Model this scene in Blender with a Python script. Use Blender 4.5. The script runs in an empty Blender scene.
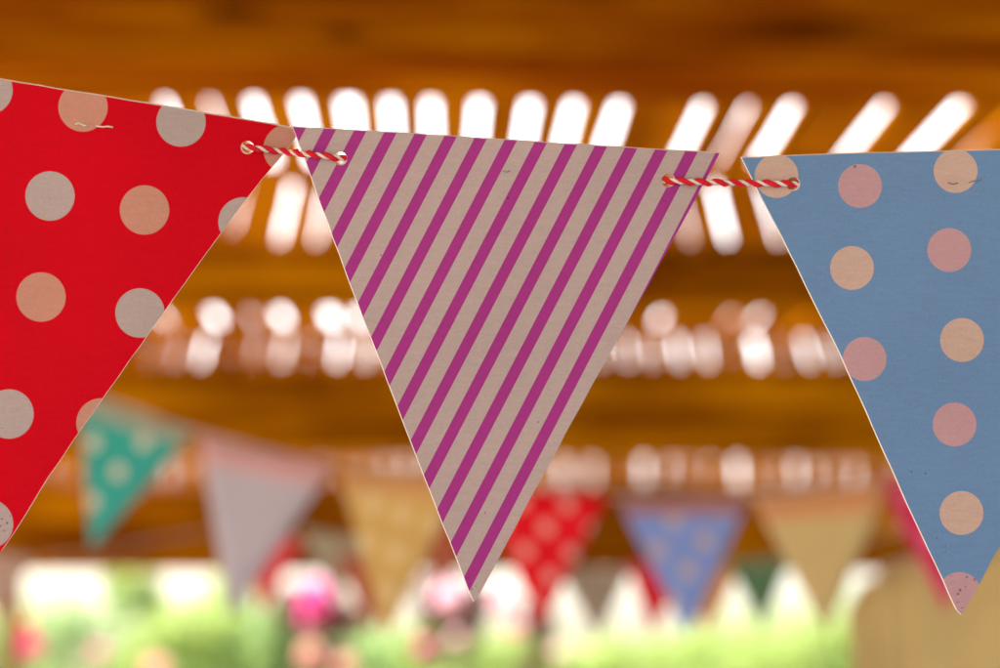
import bpy, bmesh, math, random
from mathutils import Vector, Matrix, geometry
rad = math.radians
rnd = random.Random(7)
scene = bpy.context.scene
C = scene.collection

# ------------------------------------------------------------------ camera, sky, sun, exposure
PITCH = rad(9.8)
CAM = Vector((0.0, 0.0, 1.5))
FOC = 2000.0                       # focal length in photo pixels (1000 px wide)
cam = bpy.data.cameras.new('camera')
cam.lens = 72.0
cam.sensor_width = 36.0
cam.clip_start = 0.02
cam.clip_end = 3000.0
cam.dof.use_dof = True
cam.dof.focus_distance = 0.66
cam.dof.aperture_fstop = 6.0
cam.dof.aperture_blades = 0
camo = bpy.data.objects.new('camera', cam)
camo.location = CAM
camo.rotation_euler = (rad(90) + PITCH, 0, 0)
C.objects.link(camo)
scene.camera = camo

SUN_EL, SUN_AZ = rad(57), rad(-62)       # azimuth from +Y towards +X (sun stands ahead, slightly left)
SUN_DIR = Vector((math.sin(SUN_AZ) * math.cos(SUN_EL), math.cos(SUN_AZ) * math.cos(SUN_EL), math.sin(SUN_EL)))
world = bpy.data.worlds.new('World')
scene.world = world
world.use_nodes = True
wn, wl = world.node_tree.nodes, world.node_tree.links
bg = wn['Background']
sky = wn.new('ShaderNodeTexSky')
sky.sky_type = 'NISHITA'
sky.sun_disc = False
sky.sun_elevation = SUN_EL
sky.sun_rotation = SUN_AZ
sky.air_density = 1.0
sky.dust_density = 4.0
sky.ozone_density = 1.0
# white cloud added ahead to brighten the roof gaps, faded out low down
tc = wn.new('ShaderNodeTexCoord'); cn = wn.new('ShaderNodeTexNoise')
wl.new(tc.outputs['Generated'], cn.inputs['Vector'])
cn.inputs['Scale'].default_value = 3.2; cn.inputs['Detail'].default_value = 6; cn.inputs['Roughness'].default_value = .55
sp = wn.new('ShaderNodeSeparateXYZ'); wl.new(tc.outputs['Generated'], sp.inputs[0])
ad = wn.new('ShaderNodeMath'); ad.operation = 'MULTIPLY_ADD'
wl.new(sp.outputs[1], ad.inputs[0]); ad.inputs[1].default_value = .42; wl.new(cn.outputs[0], ad.inputs[2])
cr = wn.new('ShaderNodeMapRange'); cr.interpolation_type = 'SMOOTHSTEP'
wl.new(ad.outputs[0], cr.inputs[0]); cr.inputs[1].default_value = .56; cr.inputs[2].default_value = .78
lo = wn.new('ShaderNodeMapRange'); lo.interpolation_type = 'SMOOTHSTEP'
wl.new(sp.outputs[2], lo.inputs[0]); lo.inputs[1].default_value = .045; lo.inputs[2].default_value = .11
ml = wn.new('ShaderNodeMath'); ml.operation = 'MULTIPLY'
wl.new(cr.outputs[0], ml.inputs[0]); wl.new(lo.outputs[0], ml.inputs[1])
mx = wn.new('ShaderNodeMix'); mx.data_type = 'RGBA'
wl.new(ml.outputs[0], mx.inputs[0]); wl.new(sky.outputs[0], mx.inputs[6]); mx.inputs[7].default_value = (8.6, 8.9, 9.0, 1)
wl.new(mx.outputs[2], bg.inputs[0])
bg.inputs[1].default_value = 0.15
sun = bpy.data.lights.new('sun', 'SUN')
sun.energy = 5.0
sun.angle = rad(0.5)
sun.color = (1.0, 0.94, 0.84)
suno = bpy.data.objects.new('sun', sun)
suno.rotation_euler = SUN_DIR.to_track_quat('Z', 'Y').to_euler()
suno.location = (0, 0, 20)
C.objects.link(suno)
scene.view_settings.view_transform = 'Standard'
scene.view_settings.look = 'None'
scene.view_settings.gamma = 1.0
scene.view_settings.use_curve_mapping = False
scene.view_settings.exposure = 2.42
scene.cycles.use_denoising = True
scene.cycles.max_bounces = 10
scene.cycles.diffuse_bounces = 6
scene.cycles.transparent_max_bounces = 8
scene.cycles.caustics_reflective = False
scene.cycles.caustics_refractive = False

# ------------------------------------------------------------------ helpers
def ray(px, py):
    u, v = (px - 500.0) / FOC, (334.0 - py) / FOC
    return Vector((u, math.cos(PITCH) - v * math.sin(PITCH), math.sin(PITCH) + v * math.cos(PITCH)))
def at(px, py, Y):                        # point on the vertical plane Y metres ahead
    d = ray(px, py); return CAM + d * (Y / d.y)
def at_depth(px, py, w):                  # point at depth w along the view axis
    return CAM + ray(px, py) * w
def at_height(px, py, z):
    d = ray(px, py); return CAM + d * ((z - CAM.z) / d.z)

def s2l(c):
    c /= 255.0
    return c / 12.92 if c <= 0.04045 else ((c + 0.055) / 1.055) ** 2.4
GAIN = 0.9
def col(r, g, b, k=1.0):
    return tuple(min(0.86, s2l(x) / GAIN * k) for x in (r, g, b)) + (1.0,)

def tag(o, label=None, cat=None, group=None, kind=None):
    if label: o['label'] = label
    if cat: o['category'] = cat
    if group: o['group'] = group
    if kind: o['kind'] = kind
    return o
def empty(name, loc=(0, 0, 0), label=None, cat=None, group=None, kind=None):
    o = bpy.data.objects.new(name, None)
    o.empty_display_size = 0.05
    o.location = loc
    C.objects.link(o)
    return tag(o, label, cat, group, kind)
def obj(name, bm, mats, parent=None, smooth=False):
    me = bpy.data.meshes.new(name)
    bmesh.ops.recalc_face_normals(bm, faces=bm.faces) if smooth == 'recalc' else None
    bm.to_mesh(me); bm.free()
    for m in (mats if isinstance(mats, (list, tuple)) else [mats]):
        me.materials.append(m)
    if smooth:
        for p in me.polygons: p.use_smooth = True
    o = bpy.data.objects.new(name, me)
    C.objects.link(o)
    if parent:
        o.parent = parent
        o.matrix_parent_inverse = Matrix.Translation(parent.location).inverted()
    return o
def hexa(bm, pts, mi=0):
    """eight corners: four below (ccw), four above"""
    v = [bm.verts.new(p) for p in pts]
    for f in ((3, 2, 1, 0), (4, 5, 6, 7), (0, 1, 5, 4), (1, 2, 6, 5), (2, 3, 7, 6), (3, 0, 4, 7)):
        bm.faces.new([v[i] for i in f]).material_index = mi
def box(bm, x0, x1, y0, y1, z0, z1, mi=0):
    hexa(bm, [(x0, y0, z0), (x1, y0, z0), (x1, y1, z0), (x0, y1, z0), (x0, y0, z1), (x1, y0, z1), (x1, y1, z1), (x0, y1, z1)], mi)
def beam_mesh(x0, x1, y0, y1, z0, z1, seed, wob=0.006, n=40, bev=0.012):
    """a timber along X with eased edges and slightly wavy faces"""
    r = random.Random(seed); bm = bmesh.new(); rings = []
    prof = [(y0 + bev, z0), (y1 - bev, z0), (y1, z0 + bev), (y1, z1 - bev), (y1 - bev, z1), (y0 + bev, z1), (y0, z1 - bev), (y0, z0 + bev)]
    ph = [r.uniform(0, 6) for _ in range(4)]
    for i in range(n + 1):
        x = x0 + (x1 - x0) * i / n
        dz = wob * (math.sin(x * 1.7 + ph[0]) + .5 * math.sin(x * 4.1 + ph[1])) + r.uniform(-.0015, .0015)
        dy = wob * .6 * math.sin(x * 1.3 + ph[2])
        rings.append([bm.verts.new((x, y + dy, z + dz)) for y, z in prof])
    for a, b in zip(rings, rings[1:]):
        for k in range(8):
            bm.faces.new((a[k], b[k], b[(k + 1) % 8], a[(k + 1) % 8]))
    bm.faces.new(rings[0][::-1]); bm.faces.new(rings[-1])
    bmesh.ops.recalc_face_normals(bm, faces=bm.faces)
    return bm
def tube(bm, pts, radii, n=8, mi=0, cap=True):
    rings = []
    up = Vector((0.123, 0.31, 0.94)).normalized()
    for i, p in enumerate(pts):
        t = (pts[min(i + 1, len(pts) - 1)] - pts[max(i - 1, 0)]).normalized()
        a = t.cross(up)
        if a.length < 1e-3: a = t.cross(Vector((1, 0, 0)))
        a.normalize(); b = t.cross(a).normalized()
        r = radii[i] if isinstance(radii, (list, tuple)) else radii
        rings.append([bm.verts.new(p + a * (r * math.cos(2 * math.pi * k / n)) + b * (r * math.sin(2 * math.pi * k / n))) for k in range(n)])
    for q, w in zip(rings, rings[1:]):
        for k in range(n):
            f = bm.faces.new((q[k], q[(k + 1) % n], w[(k + 1) % n], w[k])); f.material_index = mi; f.smooth = True
    if cap:
        bm.faces.new(rings[0][::-1]).material_index = mi; bm.faces.new(rings[-1]).material_index = mi

# ------------------------------------------------------------------ materials
class NT:
    def __init__(s, name):
        s.m = bpy.data.materials.new(name); s.m.use_nodes = True
        s.t = s.m.node_tree; s.n = s.t.nodes; s.l = s.t.links
        s.b = s.n['Principled BSDF']; s.out = s.n['Material Output']
    def node(s, typ, **kw):
        x = s.n.new(typ)
        for k, v in kw.items(): setattr(x, k, v)
        return x
    def plug(s, v, sock):
        if hasattr(v, 'is_linked') or isinstance(v, bpy.types.NodeSocket): s.l.new(v, sock)
        else: sock.default_value = v
    def math(s, op, a, b=None, c=None):
        x = s.node('ShaderNodeMath', operation=op)
        for i, v in enumerate((a, b, c)):
            if v is not None: s.plug(v, x.inputs[i])
        return x.outputs[0]
    def vmath(s, op, a, b=None, out=0):
        x = s.node('ShaderNodeVectorMath', operation=op)
        s.plug(a, x.inputs[0])
        if b is not None: s.plug(b, x.inputs[1])
        return x.outputs[out]
    def mix(s, f, a, b, blend='MIX'):
        x = s.node('ShaderNodeMix', data_type='RGBA', blend_type=blend)
        s.plug(f, x.inputs[0]); s.plug(a, x.inputs[6]); s.plug(b, x.inputs[7])
        return x.outputs[2]
    def noise(s, vec, scale, detail=3, rough=.55, dist=0.0):
        x = s.node('ShaderNodeTexNoise'); s.plug(vec, x.inputs['Vector'])
        x.inputs['Scale'].default_value = scale; x.inputs['Detail'].default_value = detail
        x.inputs['Roughness'].default_value = rough; x.inputs['Distortion'].default_value = dist
        return x.outputs[0]
    def ramp(s, f, stops):
        x = s.node('ShaderNodeValToRGB'); e = x.color_ramp.elements
        while len(e) < len(stops): e.new(0.5)
        for i, (p, c) in enumerate(stops):
            e[i].position = p; e[i].color = c if len(c) == 4 else tuple(c) + (1,)
        s.plug(f, x.inputs[0]); return x.outputs[0]
    def mapping(s, vec, scale=(1, 1, 1), loc=(0, 0, 0), rot=(0, 0, 0)):
        x = s.node('ShaderNodeMapping'); s.plug(vec, x.inputs[0])
        x.inputs['Scale'].default_value = scale; x.inputs['Location'].default_value = loc; x.inputs['Rotation'].default_value = rot
        return x.outputs[0]
    def coord(s, which='Object'):
        return s.node('ShaderNodeTexCoord').outputs[which]
    def bump(s, h, strength=.3, dist=.002):
        x = s.node('ShaderNodeBump'); s.plug(h, x.inputs['Height'])
        x.inputs['Strength'].default_value = strength; x.inputs['Distance'].default_value = dist
        s.l.new(x.outputs[0], s.b.inputs['Normal'])
    def finish(s, color, rough=.6, translucent=0.0, tcolor=None, spec=.3):
        s.plug(color, s.b.inputs['Base Color']); s.plug(rough, s.b.inputs['Roughness'])
        s.b.inputs['Specular IOR Level'].default_value = spec
        if translucent:
            t = s.node('ShaderNodeBsdfTranslucent'); s.plug(color if tcolor is None else tcolor, t.inputs[0])
            mx = s.node('ShaderNodeMixShader'); mx.inputs[0].default_value = translucent
            s.l.new(s.b.outputs[0], mx.inputs[1]); s.l.new(t.outputs[0], mx.inputs[2])
            s.l.new(mx.outputs[0], s.out.inputs[0])
        return s.m

def wood(name, dark, mid, light, axis='X', seed=0.0, knots=None):
    n = NT(name); v = n.coord('Object')
    sc = {'X': (0.35, 5, 5), 'Y': (5, 0.35, 5), 'Z': (5, 5, .35)}[axis]
    g = n.noise(n.mapping(v, sc, (seed, seed * .7, seed * .3)), 2.6, 6, .6, .4)
    big = n.noise(n.mapping(v, (.7, .7, .7), (seed, 0, 0)), 1.8, 2, .5)
    f = n.math('ADD', n.math('MULTIPLY', g, .65), n.math('MULTIPLY', big, .35))
    c = n.ramp(f, [(.41, dark), (.5, mid), (.60, light)])
    if knots:
        for (kx, ky, kz, rx, rz) in knots:
            d = n.vmath('SUBTRACT', v, (kx, ky, kz))
            d = n.vmath('MULTIPLY', d, (1 / rx, 0.0, 1 / rz))
            w = n.math('ADD', n.vmath('LENGTH', d, out=1), n.math('MULTIPLY', n.math('SUBTRACT', g, .5), 1.2))
            k = n.math('SUBTRACT', 1.0, n.math('SMOOTH_MIN', w, 1.0, .3))
            k = n.math('MULTIPLY', n.math('MAXIMUM', k, 0.0), 1.1)
            c = n.mix(n.math('MINIMUM', k, .9), c, (dark[0] * .35, dark[1] * .25, dark[2] * .2, 1))
    n.bump(g, .35, .004)
    return n.finish(c, .85, spec=0.0)

WD, WM, WL = (.125, .034, .0008), (.255, .090, .0010), (.40, .165, .0014)
M_beam = wood('amber_timber', (.085, .012, .0006), (.20, .046, .0008), (.36, .13, .001), 'X', 1.3,
              knots=[(-.43, 0, 2.556, .10, .03), (-.25, 0, 2.52, .06, .02), (.12, 0, 2.60, .2, .025), (.5, 0, 2.53, .18, .03)])
M_beam2 = wood('amber_timber_far', WD, WM, WL, 'X', 5.1)
M_slat = wood('slat_timber', (.16, .045, .001), (.28, .09, .0015), (.38, .14, .003), 'Y', 2.2)
M_board = wood('board_timber', (.25, .12, .04), (.4, .22, .10), (.5, .3, .16), 'Y', 8.2)
M_post = wood('post_timber', (.12, .06, .02), (.22, .11, .04), (.3, .16, .06), 'Z', 3.2)

def flat_mat(name, c, rough=.7, translucent=0, var=.12, scale=40):
    n = NT(name); v = n.coord('Object')
    q = n.noise(v, scale, 3)
    k = n.ramp(q, [(.3, (1 - var,) * 3), (.7, (1 + var * .3,) * 3)])
    return n.finish(n.mix(1.0, c, k, 'MULTIPLY'), rough, translucent)

# ------------------------------------------------------------------ ground
def sheet(name, x0, x1, y0, y1, z, m, nx=1, ny=1):
    bm = bmesh.new()
    bmesh.ops.create_grid(bm, x_segments=nx, y_segments=ny, size=.5)
    for v in bm.verts:
        v.co = Vector(((x0 + x1) / 2 + v.co.x * (x1 - x0), (y0 + y1) / 2 + v.co.y * (y1 - y0), z))
    return tag(obj(name, bm, m), kind='structure')
n = NT('lawn_ground'); v = n.coord('Object')
n.bump(n.noise(v, 30, 4), .6, .02)
M_lawn = n.finish(n.ramp(n.noise(v, 1.3, 5, .7), [(.3, (.05, .10, .012)), (.55, (.09, .17, .02)), (.75, (.15, .22, .04))]), .9)
sheet('ground', -900, 900, -900, 900, 0.0, M_lawn)
n = NT('terrace_paving'); v = n.coord('Object')
br = n.node('ShaderNodeTexBrick'); n.plug(n.mapping(v, (1, 1, 1)), br.inputs[0])
br.inputs['Scale'].default_value = 2.2
br.inputs['Color1'].default_value = (.36, .285, .25, 1); br.inputs['Color2'].default_value = (.31, .24, .21, 1)
br.inputs['Mortar'].default_value = (.2, .155, .135, 1); br.inputs['Mortar Size'].default_value = .012
n.bump(n.noise(v, 22, 5), .3, .01)
M_pave = n.finish(n.mix(.35, br.outputs[0], n.ramp(n.noise(v, 3, 5), [(.3, (.24, .19, .165)), (.7, (.40, .32, .28))])), .8)
sheet('terrace', -9, 9, -16, 13.2, .004, M_pave)  # unseen paving, tinted and stretched behind the camera for bounce on the flags

# ------------------------------------------------------------------ pergola
ROOF = CAM.z + 1.15                      # underside of the slats
pergola = empty('pergola', (0, 4, 0), 'amber timber pergola whose deep crossbeams span the whole picture under a slatted roof', 'pergola')
BEAMS = [  # y0, y1, bottom, material
    (3.08, 3.30, CAM.z + .967, M_beam),
    (5.34, 5.52, CAM.z + 1.012, M_beam2),
    (7.55, 7.75, CAM.z + .842, M_beam2),
    (12.25, 12.45, CAM.z + .652, M_beam2)]
for i, (y0, y1, zb, m) in enumerate(BEAMS):
    obj('crossbeam', beam_mesh(-3.5, 3.5, y0, y1, zb, ROOF - .002, 11 + i, .004 if i != 3 else .003), m, pergola)
    for sx in (-1, 1):
        bm = bmesh.new(); x = sx * 2.98
        box(bm, x - .05, x + .05, (y0 + y1) / 2 - .05, (y0 + y1) / 2 + .05, 0.0, zb - .008)
        bmesh.ops.bevel(bm, geom=bm.edges[:], offset=.006, segments=1, affect='EDGES')
        obj('post', bm, M_post, pergola)
for y in (0.7, -3.4):
    obj('crossbeam', beam_mesh(-3.5, 3.5, y, y + .16, CAM.z + 1.0, ROOF - .002, 40, .004), M_beam2, pergola)
    for sx in (-1, 1):
        bm = bmesh.new(); x = sx * 2.98
        box(bm, x - .05, x + .05, y + .03, y + .13, 0.0, CAM.z + .99)
        obj('post', bm, M_post, pergola)
bm = bmesh.new()
x = -3.5
while x < 3.5:
    w = .14; z = ROOF + rnd.uniform(0, .004)
    box(bm, x, x + w - .0006, -3.5, 3.32, z, z + .02); x += w
obj('added_shade_boards', bm, M_board, pergola)  # unseen solid roofing, added to keep the flags and interior in shade

SHEAR = -0.035
def gaps_from_photo(items, yref, k=1.0):
    out = []
    for px, w in items:
        w *= k
        p = at_height(px, yref, ROOF); out.append((p.x - SHEAR * p.y, w))
    return out
def fill_gaps(known, lo, hi, pitch, wlo, whi, seed):
    r = random.Random(seed); g = sorted(known); out = []
    if g:
        x = g[0][0] - pitch
        while x > lo: out.append((x, r.uniform(wlo, whi))); x -= pitch * r.uniform(.85, 1.15)
        for a, b in zip(g, g[1:]):
            out.append(a); k = round((b[0] - a[0]) / pitch)
            for j in range(1, k): out.append((a[0] + (b[0] - a[0]) * j / k, r.uniform(wlo, whi)))
        out.append(g[-1]); x = g[-1][0] + pitch
        while x < hi: out.append((x, r.uniform(wlo, whi))); x += pitch * r.uniform(.85, 1.15)
    return sorted(out)
def roof_panel(y0, y1, gaps, label, seed, half, fan=None, yr=None):
    """one panel of slats laid over the crossbeams, its slats nailed to two battens"""
    r = random.Random(seed)
    t = empty('roof_panel', (0, (y0 + y1) / 2, ROOF), label, 'roof panel', 'slatted roof panels over the crossbeams')
    fan = fan or (lambda c: SHEAR)
    yr = yr or y0
    edges = [(-half, 0)] + [g for g in gaps if -half + .03 < g[0] < half - .03] + [(half, 0)]
    for (a, wa), (b, wb) in zip(edges, edges[1:]):
        c0, c1 = a + wa / 2, b - wb / 2
        if c1 - c0 < .006: continue
        bm = bmesh.new(); z0 = ROOF + .002; z1 = z0 + .014; N = 6; rings = []
        for i in range(N + 1):
            y = y0 + (y1 - y0) * i / N; e0, e1 = r.uniform(-.002, .002), r.uniform(-.002, .002)
            xa, xb = c0 + SHEAR * yr + fan(a) * (y - yr) + e0, c1 + SHEAR * yr + fan(b) * (y - yr) + e1
            rings.append([bm.verts.new(p) for p in ((xa, y, z0), (xb, y, z0), (xb, y, z1), (xa, y, z1))])
        for q, w in zip(rings, rings[1:]):
            for k in range(4): bm.faces.new((q[k], q[(k + 1) % 4], w[(k + 1) % 4], w[k]))
        bm.faces.new(rings[0][::-1]); bm.faces.new(rings[-1])
        bmesh.ops.recalc_face_normals(bm, faces=bm.faces)
        obj('slat', bm, M_slat, t)
    bm = bmesh.new(); zb = ROOF + .0175
    box(bm, -half + SHEAR * y0, half + SHEAR * y0, y0, y0 + .03, zb, zb + .03)
    box(bm, -half + SHEAR * y1, half + SHEAR * y1, y1 - .03, y1, zb, zb + .03)
    obj('batten', bm, M_slat, t)
    return t
A1 = gaps_from_photo([(172, .034), (216, .02), (258, .05), (305, .042), (350, .062), (392, .042), (431, .042), (478, .043), (528, .046), (571, .044), (615, .046), (656, .008), (697, .040), (741, .022), (785, .045), (832, .012), (875, .045), (948, .062), (1003, .03)], 122, .48)
A2 = gaps_from_photo([(196, .018), (236, .012), (285, .030), (320, .018), (722, .032), (772, .030), (815, .010)], 222, .42)  # slots fanned to stand in for sun patches on the second beam
B1 = gaps_from_photo([(165, .034), (217, .055), (253, .022), (283, .046), (331, .055), (361, .045), (659, .040), (692, .008), (728, .022), (756, .038), (800, .020)], 322, .6)
B2 = gaps_from_photo([(152, .014), (177, .012), (203, .034), (230, .010), (255, .014), (283, .024), (310, .012), (338, .030), (366, .026), (600, .02), (627, .024), (652, .013), (679, .030), (707, .026), (734, .009), (757, .045), (782, .013), (808, .028), (835, .02)], 357, .40)  # these slots imitate patches of sunlight on the third beam's face
CC = gaps_from_photo([(405, .009), (565, .016), (596, .009), (620, .005), (647, .020), (674, .007), (692, .006), (714, .006), (743, .026), (767, .006), (802, .014), (862, .010), (930, .012)], 470, .52)
yA2, yB2 = at_height(500, 222, ROOF).y, at_height(500, 357, ROOF).y
roof_panel(3.33, 4.60, fill_gaps(A1, -2.1, 2.1, .088, .003, .009, 1), 'roof panel above the nearest crossbeam gap with broad bright slots between its slats', 1, 2.1)
roof_panel(4.64, 5.45, fill_gaps(A2, -2.1, 2.1, .092, .002, .006, 2), 'roof panel resting on the second crossbeam, with thin cream slots standing in for sun patches', 2, 2.1, lambda c: (c + SHEAR * yA2) / yA2 * 1.45, yA2)
roof_panel(5.49, 6.74, fill_gaps(B1, -2.6, 2.6, .095, .002, .006, 3), 'roof panel just behind the second crossbeam with a few wide white slots', 3, 2.6)
roof_panel(6.78, 7.64, fill_gaps(B2, -2.8, 2.8, .095, .001, .004, 4), 'roof panel resting on the third crossbeam with many thin pinkish slots standing in for sun patches', 4, 2.8, lambda c: (c + SHEAR * yB2) / yB2 * 1.25, yB2)
roof_panel(7.68, 12.4, fill_gaps(CC, -3.4, 3.4, .11, .001, .003, 5), 'long far roof panel reaching the last crossbeam with small dim tan slots', 5, 3.4, lambda c: (c + SHEAR * 11.3) / 11.3, 11.3)

# ------------------------------------------------------------------ paper flags
def paper(name, base, dots=(), stripes=None, specks=(), band=None, lattice=None, translucent=.10, grain=.13, speck_k=.7, spec=.14):
    """printed card; the UV map is in thousandths of a photo pixel for the big flags, 0..1 for the far ones"""
    n = NT(name); uv = n.coord('UV'); c = base
    if stripes:
        x, y = n.node('ShaderNodeSeparateXYZ'), None
        n.l.new(uv, x.inputs[0])
        s = n.math('ADD', x.outputs[0], n.math('MULTIPLY', n.math('SUBTRACT', x.outputs[1], stripes['y0']), stripes['slope']))
        f = n.math('FRACT', n.math('ADD', n.math('DIVIDE', n.math('SUBTRACT', s, stripes['s0']), stripes['period']), 200.5))
        hit = n.math('LESS_THAN', n.math('ABSOLUTE', n.math('SUBTRACT', f, .5)), stripes['duty'] / 2)
        c = n.mix(hit, c, stripes['color'])
    for (dx, dy, r, dc) in dots:
        d = n.vmath('DISTANCE', uv, (dx, dy, 0), out=1)
        c = n.mix(n.math('LESS_THAN', d, r), c, dc)
    if lattice:
        m = n.mapping(uv, (lattice['n'],) * 3, (0, 0, 0), (0, 0, lattice.get('rot', .4)))
        fr = n.vmath('FRACTION', n.vmath('ADD', m, (10.0, 10.0, 0)))
        d = n.vmath('DISTANCE', n.vmath('MULTIPLY', fr, (1, 1, 0)), (.5, .5, 0), out=1)
        c = n.mix(n.math('LESS_THAN', d, lattice['r']), c, lattice['color'])
    if band:
        sp = n.node('ShaderNodeSeparateXYZ'); n.l.new(uv, sp.inputs[0])
        c = n.mix(n.math('GREATER_THAN', sp.outputs[1], band[0]), c, band[1])
    for (dx, dy, r) in specks:
        w = n.vmath('ADD', uv, n.vmath('MULTIPLY', n.node('ShaderNodeTexNoise').outputs[1], (0, 0, 0)))
        d = n.vmath('DISTANCE', w, (dx, dy, 0), out=1)
        c = n.mix(n.math('MULTIPLY', n.math('LESS_THAN', d, r * .85), speck_k), c, (.03, .015, .012, 1))
    # grain of the print: fine mottling and a faint laid texture
    ob = n.coord('Object')
    g1 = n.noise(ob, 1400, 3, .7); g2 = n.noise(n.mapping(ob, (1, 1, 6)), 160, 3, .6); g3 = n.noise(ob, 18, 3, .5)
    f = n.math('ADD', n.math('ADD', n.math('MULTIPLY', g1, .45), n.math('MULTIPLY', g2, .25)), n.math('MULTIPLY', g3, .3))
    k = n.ramp(f, [(.3, (1 - grain * 1.6,) * 3), (.7, (1 + grain * .6,) * 3)])
    c = n.mix(1.0, c, k, 'MULTIPLY')
    n.bump(n.math('ADD', g1, g2), .10, .0003)
    return n.finish(c, .45, translucent, spec=spec)

M_card = flat_mat('white_card', (.74, .68, .63, 1), .7, .12, .05, 300)
M_speck = flat_mat('metal_staple', (.5, .46, .42, 1), .35, 0, .1, 300)

def tri_grid(outline, holes, step):
    """constrained triangulation of an outline with round holes, with inner points so the sheet can bend"""
    pts, edges = [], []
    jit = random.Random(len(outline))
    def loop(lp):
        k = len(pts); pts.extend(lp)
        edges.extend((k + i, k + (i + 1) % len(lp)) for i in range(len(lp)))
    dense = []
    for (ax, ay), (bx, by) in zip(outline, outline[1:] + outline[:1]):
        m = max(1, int(math.hypot(bx - ax, by - ay) / step))
        dense += [(ax + (bx - ax) * i / m + jit.uniform(-.4, .4) * (i > 0), ay + (by - ay) * i / m + jit.uniform(-.4, .4) * (i > 0)) for i in range(m)]
    loop(dense)
    nb = len(dense); hl = []
    for hx, hy, hr in holes:
        k = len(pts); loop([(hx + hr * math.cos(a * math.pi / 14), hy + hr * math.sin(a * math.pi / 14)) for a in range(28)])
        hl.append(list(range(k, k + 28)))
    def inside(x, y, lp):
        r = False
        for (ax, ay), (bx, by) in zip(lp, lp[1:] + lp[:1]):
            if (ay > y) != (by > y) and x < (bx - ax) * (y - ay) / (by - ay) + ax: r = not r
        return r
    xs = [p[0] for p in outline]; ys = [p[1] for p in outline]
    y = min(ys) + step * .5
    while y < max(ys):
        x = min(xs) + step * .37
        while x < max(xs):
            if inside(x, y, dense) and all(math.hypot(x - hx, y - hy) > hr * 1.6 for hx, hy, hr in holes) and \
               min(math.hypot(x - q[0], y - q[1]) for q in dense) > step * .4: pts.append((x, y))
            x += step
        y += step
    vs, es, fs, ov, oe, of = geometry.delaunay_2d_cdt([Vector(p) for p in pts], edges, [], 0, 1e-6)
    faces = []
    for f in fs:
        cx = sum(vs[i].x for i in f) / 3; cy = sum(vs[i].y for i in f) / 3
        if inside(cx, cy, dense) and all(math.hypot(cx - hx, cy - hy) > hr * .985 for hx, hy, hr in holes): faces.append(list(f))
    inv = {}
    for i, o in enumerate(ov):
        for q in o: inv[q] = i
    return vs, faces, [inv[i] for i in range(nb)], [[inv[i] for i in h] for h in hl]

def big_flag(name, outline, holes, depth, rim, mat, label, group, thick=.0007):
    """depth(px,py) -> distance along the view axis; rim = how far (px) the white card backing stands out"""
    vs, faces, border, hl = tri_grid(outline, holes, 16)
    bm = bmesh.new(); uvl = bm.loops.layers.uv.new('UVMap')
    org = at_depth(outline[0][0], outline[0][1], depth(*outline[0]))
    F = [bm.verts.new(at_depth(p.x, p.y, depth(p.x, p.y)) - org) for p in vs]
    B = [bm.verts.new(at_depth(p.x + rim[0], p.y + rim[1], depth(p.x, p.y) + thick) - org) for p in vs]
    def face(vl, mi, idx):
        f = bm.faces.new(vl); f.material_index = mi; f.smooth = (mi == 0)
        for lp, i in zip(f.loops, idx): lp[uvl].uv = (vs[i].x / 1000, vs[i].y / 1000)
    for f in faces:
        a, b, c = [F[i].co for i in f]
        if (b - a).cross(c - a).y > 0: f = f[::-1]
        face([F[i] for i in f], 0, f); face([B[i] for i in f[::-1]], 1, f[::-1])
    for lp in [border] + hl:
        for i, j in zip(lp, lp[1:] + lp[:1]):
            if i != j: face([F[i], F[j], B[j], B[i]], 1, (i, j, j, i))
    for e in bm.edges:
        if len({f.material_index for f in e.link_faces}) > 1: e.smooth = False
    me = bpy.data.meshes.new(name); bm.to_mesh(me); bm.free()
    me.materials.append(mat); me.materials.append(M_card)
    o = bpy.data.objects.new(name, me); o.location = org; C.objects.link(o)
    return tag(o, label, 'bunting flag', group)

TILT = 0.35 * math.tan(PITCH)            # the sheets lean a little off the vertical
def plane_depth(w, kx=0.0, ky=0.0, x0=500, y0=334, curl=None):
    def f(px, py):
        d = w + kx * (px - x0) + ky * (py - y0)
        if curl: d += curl(px, py)
        d += .0010 * math.sin(px / 85 + py / 130 + x0) - .007 * max(0, (py - 300) / 300) ** 2
        return d
    return f
LEAN = -.66 / FOC * TILT
FRONT = 'big card flags on the sharp front string'
red_out = [(-232, 41), (0, 79.5), (75, 92), (150, 104), (225, 116.5), (270, 124), (300, 130), (291, 144.5), (262, 179), (240, 207), (184, 284), (140, 346), (96, 408), (50, 474), (15, 531), (1, 551), (-4, 552), (-60, 420), (-120, 290), (-180, 160)]
T, G, K = col(192, 138, 124), col(174, 158, 160), (.03, .02, .02, 1)
R = .0247
red_dots = [(-.012, .090, R, G), (.083, .107, R, T), (.181, .122, R, G), (.288, .149, R, T), (.050, .196, R, G), (.1445, .210, R, T), (.243, .222, R, G),
            (.041, .297, R, T), (.140, .313, R, G), (.009, .414, R, G), (.101, .423, R, T), (-.0115, .524, R, G), (-.055, .18, R, T), (-.105, .2, R, G), (-.06, .30, R, G), (-.15, .10, R, T), (-.09, .39, R, T)]
M_red = paper('red_dot_print', col(198, 0, 26, 1.0), red_dots, spec=.05, specks=[(.002, .519, .0011), (.007, .523, .0013), (.004, .531, .0009), (.010, .516, .0008), (.0005, .526, .001), (.002, .428, .0007)])
red_depth = plane_depth(.652, .00002, LEAN, 0, 300, lambda px, py: .0000062 * max(0, px - 110) ** 1.5)
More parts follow.
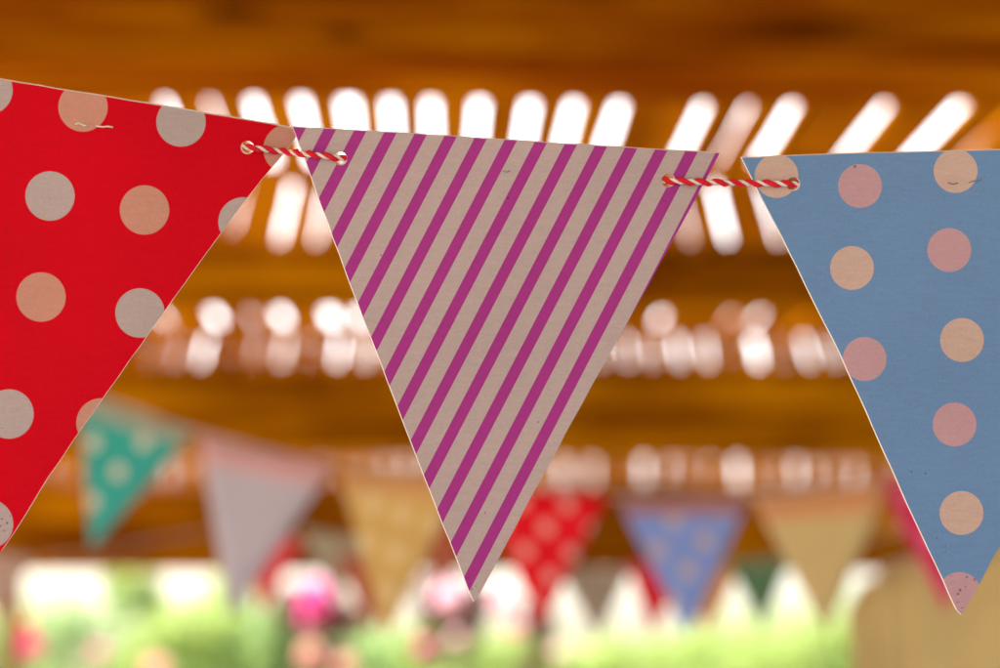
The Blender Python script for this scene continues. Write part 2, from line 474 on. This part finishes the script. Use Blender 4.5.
flag_red = big_flag('bunting_flag', red_out, [(247.5, 147.5, 6.8), (-190, 72, 6.8)],
    red_depth, (1.3, -1.1), M_red,
    'red card flag with grey and tan polka dots, leftmost on the sharp string', FRONT)
mid_out = [(293, 127), (400, 133), (550, 143), (719.5, 153.5), (690, 209), (640, 300), (600, 371), (540, 481), (478, 597), (474, 602), (468, 588), (400, 413), (346, 272), (310, 173)]
stripes = dict(y0=.153, slope=.52, s0=.6908, period=.0311, duty=.41, color=col(154, 44, 132))
M_stripe = paper('purple_stripe_print', col(173, 156, 158), stripes=stripes, specks=[(.468, .578, .0009), (.472, .589, .0008), (.476, .586, .0007), (.508, .198, .0012), (.485, .513, .0009), (.538, .422, .0009), (.381, .255, .0009), (.465, .520, .0007)])
mid_depth = plane_depth(.660, -.00001, LEAN, 500, 334, lambda px, py: -.0055 * math.cos((px - 500) / 140) * max(0, (420 - py) / 300))
flag_mid = big_flag('bunting_flag', mid_out, [(340.5, 158.5, 6.8), (668.5, 180.5, 6.8)], mid_depth, (-1.2, -1.0), M_stripe,
    'white card flag with slanting purple stripes hanging in the middle', FRONT)
blue_out = [(742, 158), (860, 153.5), (1000, 150), (1120, 147.5), (1224, 146), (1130, 313), (1000, 546), (966, 608), (962, 615.5), (957, 610), (900, 487), (840, 353), (790, 253)]
CR, PK = col(186, 160, 152), col(178, 141, 153)
R2 = .0219
blue_dots = [(.7765, .176, R2, CR), (.860, .186, R2, PK), (.9556, .171, R2, CR), (.852, .268, R2, CR), (.9493, .250, R2, PK), (.8646, .359, R2, PK), (.962, .340, R2, CR), (.9545, .4245, R2, PK), (.9615, .513, R2, CR), (.9595, .594, R2, PK),
             (1.05, .185, R2, PK), (1.045, .262, R2, CR), (1.055, .352, R2, PK), (1.14, .18, R2, CR), (1.13, .27, R2, PK), (1.048, .44, R2, CR)]
M_blue = paper('blue_dot_print', col(98, 132, 178), blue_dots, speck_k=.6, specks=[(.855, .1665, .0017), (.960, .590, .0018), (.958, .594, .0014), (.9655, .587, .001), (.967, .577, .0013), (.9745, .5795, .0014), (.951, .576, .0008), (.958, .602, .0008), (.9115, .472, .001), (.9255, .4735, .0011), (.937, .538, .0009), (.9455, .545, .0007), (.9455, .5515, .0007), (.936, .564, .0007), (.962, .608, .0008)])
blue_depth = plane_depth(.664, -.000012, LEAN, 850, 334, lambda px, py: -.0050 * math.cos((px - 930) / 150) * max(0, (480 - py) / 330))
flag_blue = big_flag('bunting_flag', blue_out, [(793.5, 184, 6.8), (1168, 172, 6.8)], blue_depth, (-1.6, -1.0), M_blue,
    'sharp blue card flag with cream and pink polka dots, rightmost on its string', FRONT)
# scuffs on the red card, staples and a small mark on the others
def card_mark(parent, depth, pts, m, r=.0003):
    bm = bmesh.new()
    P = [at_depth(x, y, depth - .0004) for x, y in pts]
    tube(bm, P, r, 6)
    return obj('card_mark', bm, m, parent)
card_mark(flag_red, red_depth(81, 124), [(75, 124.5), (79, 123.2), (84, 125.5), (87, 125.2)], M_card)
card_mark(flag_red, red_depth(105, 127), [(96, 126), (103, 127), (107, 126.3), (113, 127.3)], M_card)
M_dark = flat_mat('dull_staple', (.26, .21, .19, 1), .5, 0, .2, 500)
card_mark(flag_blue, blue_depth(953, 183), [(948, 182.5), (953, 184.2), (958, 183)], M_dark, .0002)
card_mark(flag_blue, blue_depth(976, 181), [(969, 182.5), (974, 180.5), (977, 181.6), (982, 179.5)], M_dark, .00015)
card_mark(flag_mid, mid_depth(507, 171), [(503, 171), (507, 172.2), (510, 170.6)], M_dark, .00012)

# ------------------------------------------------------------------ the red and white twine threaded through the holes
n = NT('red_yarn'); v = n.coord('Object'); q = n.noise(v, 2200, 3, .7); n.bump(q, .5, .0004)
M_ry = n.finish(n.ramp(q, [(.3, col(180, 8, 30)), (.7, col(222, 30, 52))]), .8, .1)
n = NT('white_yarn'); v = n.coord('Object'); q = n.noise(v, 2200, 3, .7); n.bump(q, .5, .0004)
M_wy = n.finish(n.ramp(q, [(.3, (.72, .62, .6)), (.7, (.86, .82, .8))]), .8, .1)
def smooth_path(ctrl, step):
    pts = []
    for i in range(len(ctrl) - 1):
        p0, p1, p2, p3 = ctrl[max(i - 1, 0)], ctrl[i], ctrl[i + 1], ctrl[min(i + 2, len(ctrl) - 1)]
        L = (p2 - p1).length; m = max(1, int(L / step))
        t1 = (p2 - p0) * (L / max(1e-6, (p1 - p0).length + L)) if i else (p2 - p1)
        t2 = (p3 - p1) * (L / max(1e-6, (p3 - p2).length + L)) if i < len(ctrl) - 2 else (p2 - p1)
        for k in range(m):
            s = k / m; s2 = s * s; s3 = s2 * s
            pts.append(p1 * (2 * s3 - 3 * s2 + 1) + t1 * (s3 - 2 * s2 + s) + p2 * (-2 * s3 + 3 * s2) + t2 * (s3 - s2))
    pts.append(ctrl[-1]); return pts
def twine_bm(path, pitch, off, r, r2=None, n=7):
    rj = random.Random(3)
    bm = bmesh.new(); L = 0; S = [[], []]
    for i, p in enumerate(path):
        if i: L += (p - path[i - 1]).length
        t = (path[min(i + 1, len(path) - 1)] - path[max(i - 1, 0)]).normalized()
        a = t.cross(Vector((0, 0, 1))).normalized(); b = a.cross(t).normalized()
        for k in (0, 1):
            ph = -2 * math.pi * L / pitch + k * math.pi
            S[k].append(p + (a * math.cos(ph) + b * math.sin(ph)) * off)
    tube(bm, S[0], [r * rj.uniform(.93, 1.07) for _ in S[0]], n, 0); tube(bm, S[1], [(r2 or r) * rj.uniform(.92, 1.08) for _ in S[1]], n, 1)
    return bm
def on(f, px, py, off): return at_depth(px, py, f(px, py) + off)
FR, BK = -.0017, .0030
ctrl = [Vector((-2.92, .80, 2.24)), at_depth(-520, 20, .66), at_depth(-330, 52, .66), on(red_depth, -215, 70, FR), on(red_depth, -192, 72, 0), on(red_depth, -178, 73, BK), on(red_depth, -60, 98, BK), on(red_depth, 60, 120, BK), on(red_depth, 150, 134, BK), on(red_depth, 232, 145, BK),
        on(red_depth, 246.5, 147.2, 0), on(red_depth, 254, 148.2, FR), on(red_depth, 280, 151.2, FR - .0004), on(mid_depth, 312, 154.6, FR - .0003), on(mid_depth, 334, 157.4, FR), on(mid_depth, 341, 158.6, 0),
        on(mid_depth, 356, 161, BK), on(mid_depth, 420, 168, BK), on(mid_depth, 500, 174, BK), on(mid_depth, 590, 178, BK), on(mid_depth, 653, 180, BK),
        on(mid_depth, 667.5, 180.6, 0), on(mid_depth, 675, 181.2, FR), on(mid_depth, 715, 182.6, FR - .0004), on(blue_depth, 750, 183.2, FR - .0004), on(blue_depth, 786, 183.8, FR), on(blue_depth, 794, 184.2, 0), on(blue_depth, 809, 184, BK),
        on(blue_depth, 870, 182, BK), on(blue_depth, 950, 180, BK), on(blue_depth, 1050, 177, BK), on(blue_depth, 1155, 173, BK), on(blue_depth, 1168, 172.3, 0), on(blue_depth, 1180, 172, FR), at_depth(1300, 160, .66), at_depth(1500, 135, .66), Vector((2.92, .80, 2.24))]
bm = twine_bm(smooth_path(ctrl, .0009), .0060, .00056, .00088, .00052)
tag(obj('twine', bm, [M_ry, M_wy]), 'red and white twisted twine threaded through the holes of the front flags', 'twine')

# ------------------------------------------------------------------ strings of flags further back
def far_flag(Y, tl, tr, tip, mat, label, group, twist=0.0, thick=.0008):
    A, B, D = at(*tl, Y), at(*tr, Y + twist), at(*tip, Y + twist * .5)
    bm = bmesh.new(); uvl = bm.loops.layers.uv.new('UVMap'); N = 8
    org = (A + B) / 2; grid = {}
    w = (B - A).length
    for i in range(N + 1):
        s = i / N
        for j in range(N - i + 1):
            t = j / max(1, N - i)
            p = (A.lerp(B, t)).lerp(D, s) if i < N else D
            x, y = t * (1 - s) + .42 * s, 1 - s
            bend = .006 * math.sin(math.pi * t) * (1 - s)
            grid[i, j] = (bm.verts.new(p - org + Vector((0, bend, 0))), (x, y), bm.verts.new(p - org + Vector((0, bend + thick, 0))))
    def face(keys, k):
        f = bm.faces.new([grid[q][k] for q in keys]); f.smooth = True; f.material_index = 0 if k == 0 else 1
        for lp, q in zip(f.loops, keys): lp[uvl].uv = grid[q][1]
    for i in range(N):
        for j in range(N - i):
            t3 = [(i, j), (i + 1, j), (i, j + 1)]; face(t3, 0); face(t3[::-1], 2)
            if j < N - i - 1:
                t3 = [(i, j + 1), (i + 1, j), (i + 1, j + 1)]; face(t3, 0); face(t3[::-1], 2)
    rim = [(0, j) for j in range(N)] + [(i, N - i) for i in range(N)] + [(i, 0) for i in range(N, 0, -1)]
    for a, b in zip(rim, rim[1:] + rim[:1]):
        f = bm.faces.new((grid[a][0], grid[b][0], grid[b][2], grid[a][2])); f.material_index = 1
    me = bpy.data.meshes.new('bunting_flag'); bm.to_mesh(me); bm.free()
    me.materials.append(mat); me.materials.append(M_card)
    o = bpy.data.objects.new('bunting_flag', me); o.location = org; C.objects.link(o)
    return tag(o, label, 'bunting flag', group)
PINK = col(190, 138, 140)
M_teal = paper('teal_dot_print', col(56, 168, 164), lattice=dict(n=3.5, r=.2, color=col(210, 205, 190), rot=.5), band=(.86, col(160, 170, 160)))
M_white = paper('plain_white_print', col(178, 172, 190), band=(.84, col(200, 158, 168)))
M_yellow = paper('yellow_dot_print', col(208, 170, 104), lattice=dict(n=4.2, r=.26, color=col(226, 200, 150), rot=.2), band=(.86, col(210, 158, 110)))
M_reddot = paper('crimson_dot_print', col(214, 2, 30), lattice=dict(n=4.0, r=.225, color=col(226, 150, 150), rot=.75))
M_bluedot = paper('periwinkle_dot_print', col(124, 148, 220), lattice=dict(n=3.8, r=.24, color=col(182, 166, 182), rot=.6), band=(.87, col(166, 120, 136)))
M_tan = paper('tan_print', col(194, 172, 124), band=(.80, col(200, 146, 104)))
M_magenta = paper('magenta_dot_print', col(204, 10, 86), lattice=dict(n=4, r=.3, color=col(220, 110, 150), rot=.4))
SECOND = 'blurred card flags on the second string'
Y2 = 2.15
for tl, tr, tip, m, lab, tw in [
    ((78, 391), (196, 430), (91, 549), M_teal, 'blurred teal flag with pale dots, partly behind the red front flag', .03),
    ((199, 434), (336, 463), (229, 618), M_white, 'blurred plain white flag with a pink band along its top', -.02),
    ((337, 466), (464, 476), (386, 640), M_yellow, 'blurred yellow flag with faint dots, left of the tip of the striped flag', .02),
    ((478, 484), (609, 495), (541, 628), M_reddot, 'blurred crimson polka dot flag right of the tip of the striped flag', -.02),
    ((616, 497), (750, 497), (687, 636), M_bluedot, 'blurred periwinkle blue flag with pale dots, between crimson and tan flags', .02),
    ((751, 495), (890, 483), (826, 634), M_tan, 'blurred plain tan flag with a pinkish band along its top', -.02),
    ((876, 478), (1004, 464), (946, 612), M_magenta, 'blurred magenta flag mostly hidden behind the blue front flag', .02)]:
    far_flag(Y2, tl, tr, tip, m, lab, SECOND, tw)
M_cord = flat_mat('natural_cord', (.45, .33, .25, 1), .8)
def cord(Y, pts, ends, label, r=.0012):
    ct = [ends[0]] + [at(x, y, Y - .004) for x, y in pts] + [ends[1]]
    bm = twine_bm(smooth_path(ct, .02), .03, r * .5, r * .6, None, 5)
    tag(obj('twine', bm, [M_cord, M_wy]), label, 'twine')
cord(Y2, [(78, 392), (196, 431), (336, 464), (464, 477), (610, 497), (750, 498), (880, 482), (1006, 465)],
     (Vector((-2.90, 3.2, 2.30)), Vector((2.90, 3.2, 2.30))), 'pale cord holding up the second, blurred string of flags')
THIRD = 'small strongly blurred flags on the third string'
Y3 = 3.3
M_g3 = paper('sage_print', col(160, 156, 138)); M_r3 = paper('rose_print', col(214, 70, 80)); M_b3 = paper('brick_print', col(170, 92, 70))
M_p3 = paper('dusty_pink_print', col(176, 150, 142)); M_gr3 = paper('grey_print', col(150, 138, 128)); M_o3 = paper('orange_print', col(200, 140, 60)); M_t3 = paper('green_print', col(86, 122, 92)); M_c3 = paper('scarlet_print', col(205, 24, 46))
for tl, tr, tip, m, lab in [
    ((238, 528), (304, 540), (262, 612), M_r3, 'small blurred rose red flag behind the tip of the white flag'),
    ((-34, 548), (34, 558), (-2, 622), M_p3, 'small blurred dusty pink flag at the far left edge'),
    ((300, 528), (364, 538), (338, 603), M_g3, 'small blurred sage grey flag between the white and yellow flags'),
    ((333, 552), (398, 560), (372, 634), M_b3, 'small blurred brick coloured flag behind the yellow flag'),
    ((412, 520), (476, 526), (446, 588), M_b3, 'small blurred brick coloured flag beside the tip of the striped flag'),
    ((556, 567), (632, 568), (598, 638), M_gr3, 'small blurred grey flag between the crimson and periwinkle flags'),
    ((625, 562), (690, 566), (652, 634), M_c3, 'small blurred scarlet flag showing left of the periwinkle flag'),
    ((684, 566), (742, 564), (706, 638), M_o3, 'small blurred orange flag right of the periwinkle flag tip'),
    ((726, 560), (792, 556), (762, 630), M_t3, 'small blurred dull green flag left of the tan flag')]:
    far_flag(Y3, tl, tr, tip, m, lab, THIRD, .01)
cord(Y3, [(-34, 549), (34, 559), (238, 529), (304, 541), (398, 561), (412, 521), (476, 527), (560, 567), (632, 569), (742, 566), (792, 557)],
     (Vector((-2.92, 5.40, 2.36)), Vector((2.92, 5.40, 2.36))), 'thin cord holding up the third and smallest string of flags')

# ------------------------------------------------------------------ tan canvas drape at the right
n = NT('canvas_cloth'); v = n.coord('Object')
q = n.noise(n.mapping(v, (60, 60, 400)), 3, 3); n.bump(q, .3, .002)
M_canvas = n.finish(n.mix(.4, col(202, 182, 132), n.ramp(n.noise(v, 9, 4), [(.3, col(174, 152, 114)), (.7, col(212, 192, 140))])), .85, .25)
drape = empty('canvas_drape', at(925, 560, 2.6), 'tan canvas drape on a sloping rope at the lower right, behind the blue flag', 'drape')
bm = bmesh.new(); NX, NZ = 40, 24; g = {}
top = [at(846, 612, 2.6), at(856, 586, 2.6), at(878, 571, 2.6), at(915, 560, 2.6), at(1030, 530, 2.6), at(1110, 505, 2.6)]
def along(s):
    k = min(4, int(s * 5)); return top[k].lerp(top[k + 1], s * 5 - k)
for side in (0, 1):
    for i in range(NX + 1):
        s = i / NX
        for j in range(NZ + 1):
            t = j / NZ; p = along(s) + Vector((.03 * t * math.sin(s * 3), 0, -1.1 * t))
            p.x += .012 * math.sin(t * 9 + s * 2); p.y += .012 * math.sin(s * 31 + .6 * math.sin(t * 3)) * (.35 + t) + .012 * math.sin(s * 70 + t) * t + side * .0015
            g[side, i, j] = bm.verts.new(p)
for i in range(NX):
    for j in range(NZ):
        for side in (0, 1):
            q = [g[side, i, j], g[side, i, j + 1], g[side, i + 1, j + 1], g[side, i + 1, j]]
            bm.faces.new(q if side == 0 else q[::-1]).smooth = True
rim = [(i, 0) for i in range(NX)] + [(NX, j) for j in range(NZ)] + [(i, NZ) for i in range(NX, 0, -1)] + [(0, j) for j in range(NZ, 0, -1)]
for a, b in zip(rim, rim[1:] + rim[:1]):
    bm.faces.new((g[(0,) + a], g[(0,) + b], g[(1,) + b], g[(1,) + a]))
obj('cloth', bm, M_canvas, drape)
bm = bmesh.new()
tube(bm, smooth_path([at(878, 570, 2.6)] + [at(915, 559, 2.6), at(1030, 529, 2.6), at(1110, 504, 2.6), Vector((2.93, 3.14, 2.2))], .03), .004, 6)
obj('rope', bm, M_cord, drape)

# ------------------------------------------------------------------ garden beyond the pergola
def leaf_mat(name, a, b, c, tr=.45):
    n = NT(name); v = n.coord('Object')
    g = n.node('ShaderNodeNewGeometry').outputs['Random Per Island']
    q = n.noise(v, 2.2, 3)
    f = n.math('ADD', n.math('MULTIPLY', g, .6), n.math('MULTIPLY', q, .4))
    cc = n.ramp(f, [(.25, a), (.5, b), (.75, c)])
    return n.finish(cc, .55, tr, spec=.3)
M_leaf = leaf_mat('lime_foliage', (.16, .22, .04), (.25, .33, .07), (.34, .42, .11))
M_leaf2 = leaf_mat('green_foliage', (.13, .21, .06), (.21, .31, .10), (.29, .38, .15))
M_twig = flat_mat('twig_bark', (.14, .09, .05, 1), .9)
def leaves(bm, centres, n, size, seed, spread):
    r = random.Random(seed)
    for _ in range(n):
        c, rr = r.choice(centres)
        d = Vector((r.gauss(0, 1), r.gauss(0, 1), r.gauss(0, 1))).normalized() * rr * (r.random() ** .45) * spread
        p = c + d
        a = Vector((r.uniform(-1, 1), r.uniform(-1, 1), r.uniform(-.6, .6))).normalized()
        b = a.cross(Vector((r.uniform(-1, 1), r.uniform(-1, 1), r.uniform(-1, 1)))).normalized()
        L = size * r.uniform(.6, 1.3); W = L * .45
        q = [p - a * L * .5, p + b * W * .5 + a * L * .05, p + a * L * .5, p - b * W * .5 + a * L * .05]
        bm.faces.new([bm.verts.new(x) for x in q])
def shrub(x, y, h, w, m, seed, label, group='leafy shrubs beyond the pergola', n=2400, size=.09):
    r = random.Random(seed)
    t = empty('garden_shrub', (x, y, 0), label, 'shrub', group)
    cs = []; bt = bmesh.new()
    for k in range(17):
        a = r.uniform(0, 6.28); q = r.uniform(0, w * .5)
        rr = r.uniform(.18, .3) * min(w, h * .7)
        z = (h - rr) * (r.uniform(.35, 1.0) if k > 4 else r.uniform(.9, 1.0)); c = Vector((x + q * math.cos(a), y + q * math.sin(a) * .7, z))
        cs.append((c, rr))
        tube(bt, [Vector((x + r.uniform(-.06, .06), y + r.uniform(-.06, .06), 0)), Vector((x, y, 0)).lerp(c, .5) + Vector((0, 0, .1)), c], [.022, .014, .006], 5)
    obj('stem', bt, M_twig, t)
    bf = bmesh.new(); leaves(bf, cs, n, size, seed + 1, 1.0)
    obj('foliage', bf, m, t)
    return t
def gx(px, y): return at(px, 620, y).x
def gz(py, y): return at(500, py, y).z
SH = [  # px, distance, top py, width m, material, label
    (-25, 17.0, 600, 1.4, M_leaf2, 'dull green shrub at the far left edge beside the pergola post'),
    (62, 18.0, 588, 1.3, M_leaf2, 'pale green shrub right of the left pergola post under the teal flag'),
    (128, 19.0, 574, .7, M_leaf, 'tall narrow lime shrub below the tip of the teal flag'),
    (180, 17.5, 594, 1.2, M_leaf, 'low lime shrub between the teal and white flags'),
    (230, 19.0, 572, .7, M_leaf, 'upright lime shrub below the tip of the white flag'),
    (284, 17.5, 602, .9, M_leaf2, 'low green shrub below the pink flower ball'),
    (370, 18.5, 622, 1.3, M_leaf2, 'mid green shrub below the small brick flag'),
    (428, 16.8, 616, .8, M_leaf, 'yellow green shrub left of the tip of the striped flag'),
    (505, 18.0, 628, 1.1, M_leaf, 'lime shrub right of the tip of the striped flag'),
    (575, 18.0, 632, 1.4, M_leaf, 'low lime shrub below the crimson flag'),
    (650, 17.5, 630, 1.4, M_leaf, 'low lime shrub below the periwinkle flag'),
    (730, 18.5, 610, 1.5, M_leaf, 'broad lime shrub below the dull green flag'),
    (800, 17.5, 602, 1.5, M_leaf, 'bushy lime shrub below the tan flag'),
    (875, 18.0, 590, 1.6, M_leaf2, 'mid green shrub mostly behind the tan drape')]
for i, (px, y, py, w, m, lab) in enumerate(SH):
    shrub(gx(px, y), y, gz(py - 10, y), w, m, 100 + 7 * i, lab)
M_copper = leaf_mat('copper_foliage', (.10, .022, .015), (.16, .04, .022), (.2, .07, .03), .2)
for px, py, w, lab in [(320, 574, .62, 'narrow copper leaved shrub behind the pink flower ball'), (456, 572, .55, 'copper leaved shrub behind the pale pink flower ball'), (540, 584, .3, 'thin copper leaved shrub below the crimson flag')]:
    shrub(gx(px, 15.6), 15.6, gz(py, 15.6), w, M_copper, int(px), lab, n=2600, size=.10)
# hedge further out
t = empty('garden_hedge', (0, 26, 0), 'long clipped green hedge running across behind the shrubs', 'hedge')
bm = bmesh.new(); leaves(bm, [(Vector((x * .5 - 9, 26 + rnd.uniform(-.3, .3), rnd.uniform(.4, 1.78))), .46) for x in range(37) for _ in range(5)], 20000, .14, 77, 1.0)
obj('foliage', bm, M_leaf, t)
for k in range(24):
    bm = bmesh.new(); x = -9 + k * .78; tube(bm, [Vector((x, 26, 0)), Vector((x + .05, 26, 1.6))], [.03, .012], 5)
    obj('stem', bm, M_twig, t)
# flowers
def petal_mat(name, a, b):
    n = NT(name); g = n.node('ShaderNodeNewGeometry').outputs['Random Per Island']
    return n.finish(n.ramp(g, [(.2, a), (.8, b)]), .6, .4)
M_pinkp = petal_mat('pink_petals', (.72, .05, .34), (.84, .26, .55))
M_magp = petal_mat('magenta_petals', (.72, .015, .22), (.8, .08, .38))
M_palep = petal_mat('pale_pink_petals', (.84, .5, .62), (.86, .72, .76))
M_redp = petal_mat('red_petals', (.7, .03, .03), (.8, .1, .08))
M_peachp = petal_mat('peach_petals', (.78, .42, .36), (.82, .56, .5))
def flower(px, py, y, size, m, label, leafm=M_leaf, seed=0, extra=()):
    """a tall stemmed bloom: stem, leaves and heads made of overlapping petals"""
    r = random.Random(seed); top = at(px, py, y)
    t = empty('flower_plant', (top.x, y, 0), label, 'flower', 'flowering plants at the edge of the terrace')
    heads = [(top, size)] + [(at(a, b, y + .1), s) for a, b, s in extra]
    bs = bmesh.new(); bl = bmesh.new()
    for h, s in heads:
        base = Vector((top.x + r.uniform(-.05, .05), y, 0))
        tube(bs, [base, base.lerp(h, .5) + Vector((r.uniform(-.04, .04), 0, 0)), h], [.012, .009, .006], 6)
        leaves(bl, [(base.lerp(h, k / 7), .12) for k in range(1, 6)], 50, .12, seed + 3, 1.0)
        b = bmesh.new()
        for k in range(46):
            fi = math.acos(1 - 2 * (k + .5) / 46); th = k * 2.39996
            d = Vector((math.sin(fi) * math.cos(th), math.sin(fi) * math.sin(th), math.cos(fi)))
            a = d.cross(Vector((.3, .2, .9))).normalized(); c = d.cross(a)
            p = h + d * s * .33; w = s * .2
            o = [p + c * w * .8 - d * s * .1, p + a * w, p + d * s * .16 - c * w * .2, p - a * w, p - c * w * .9 + d * s * .05]
            b.faces.new([b.verts.new(x) for x in (o[0], o[1], o[4], o[3])])
        obj('bloom', b, m, t)
    obj('stem', bs, M_twig if False else leafm, t); obj('leaves', bl, leafm, t)
    return t
flower(316, 598, 13.6, .30, M_pinkp, 'tall pink flower ball below the small sage grey flag', M_leaf2, 1, [(311, 618, .20)])
flower(448, 598, 13.6, .27, M_palep, 'pale pink flower ball just left of the tip of the striped flag', M_leaf, 2, [(456, 640, .14)])
flower(503, 600, 13.8, .22, M_palep, 'pale flower ball just right of the tip of the striped flag', M_leaf, 3, [(520, 622, .1)])
flower(30, 648, 13.4, .2, M_magp, 'magenta flower at the lower left beside the pergola post', M_leaf2, 4)
flower(26, 628, 13.9, .13, M_redp, 'red flower against the left pergola post, above the magenta one', M_leaf2, 5)
flower(310, 655, 13.2, .19, M_peachp, 'peach pink bloom low under the pink flower ball', M_leaf2, 6, [(345, 666, .17)])
flower(156, 670, 13.2, .22, M_peachp, 'peach bloom at the bottom edge under the teal flag', M_leaf, 7)
flower(98, 652, 13.5, .12, M_pinkp, 'small pink flower low between the left pergola post and a peach bloom', M_leaf2, 8)
flower(424, 648, 13.3, .15, M_pinkp, 'pink flower low under the yellow flag', M_leaf, 9)
flower(515, 630, 14.0, .13, M_magp, 'small magenta flower low beside the tip of the striped flag', M_leaf2, 10)
flower(560, 652, 13.4, .12, M_palep, 'small pale pink flower low below the crimson flag', M_leaf, 11)
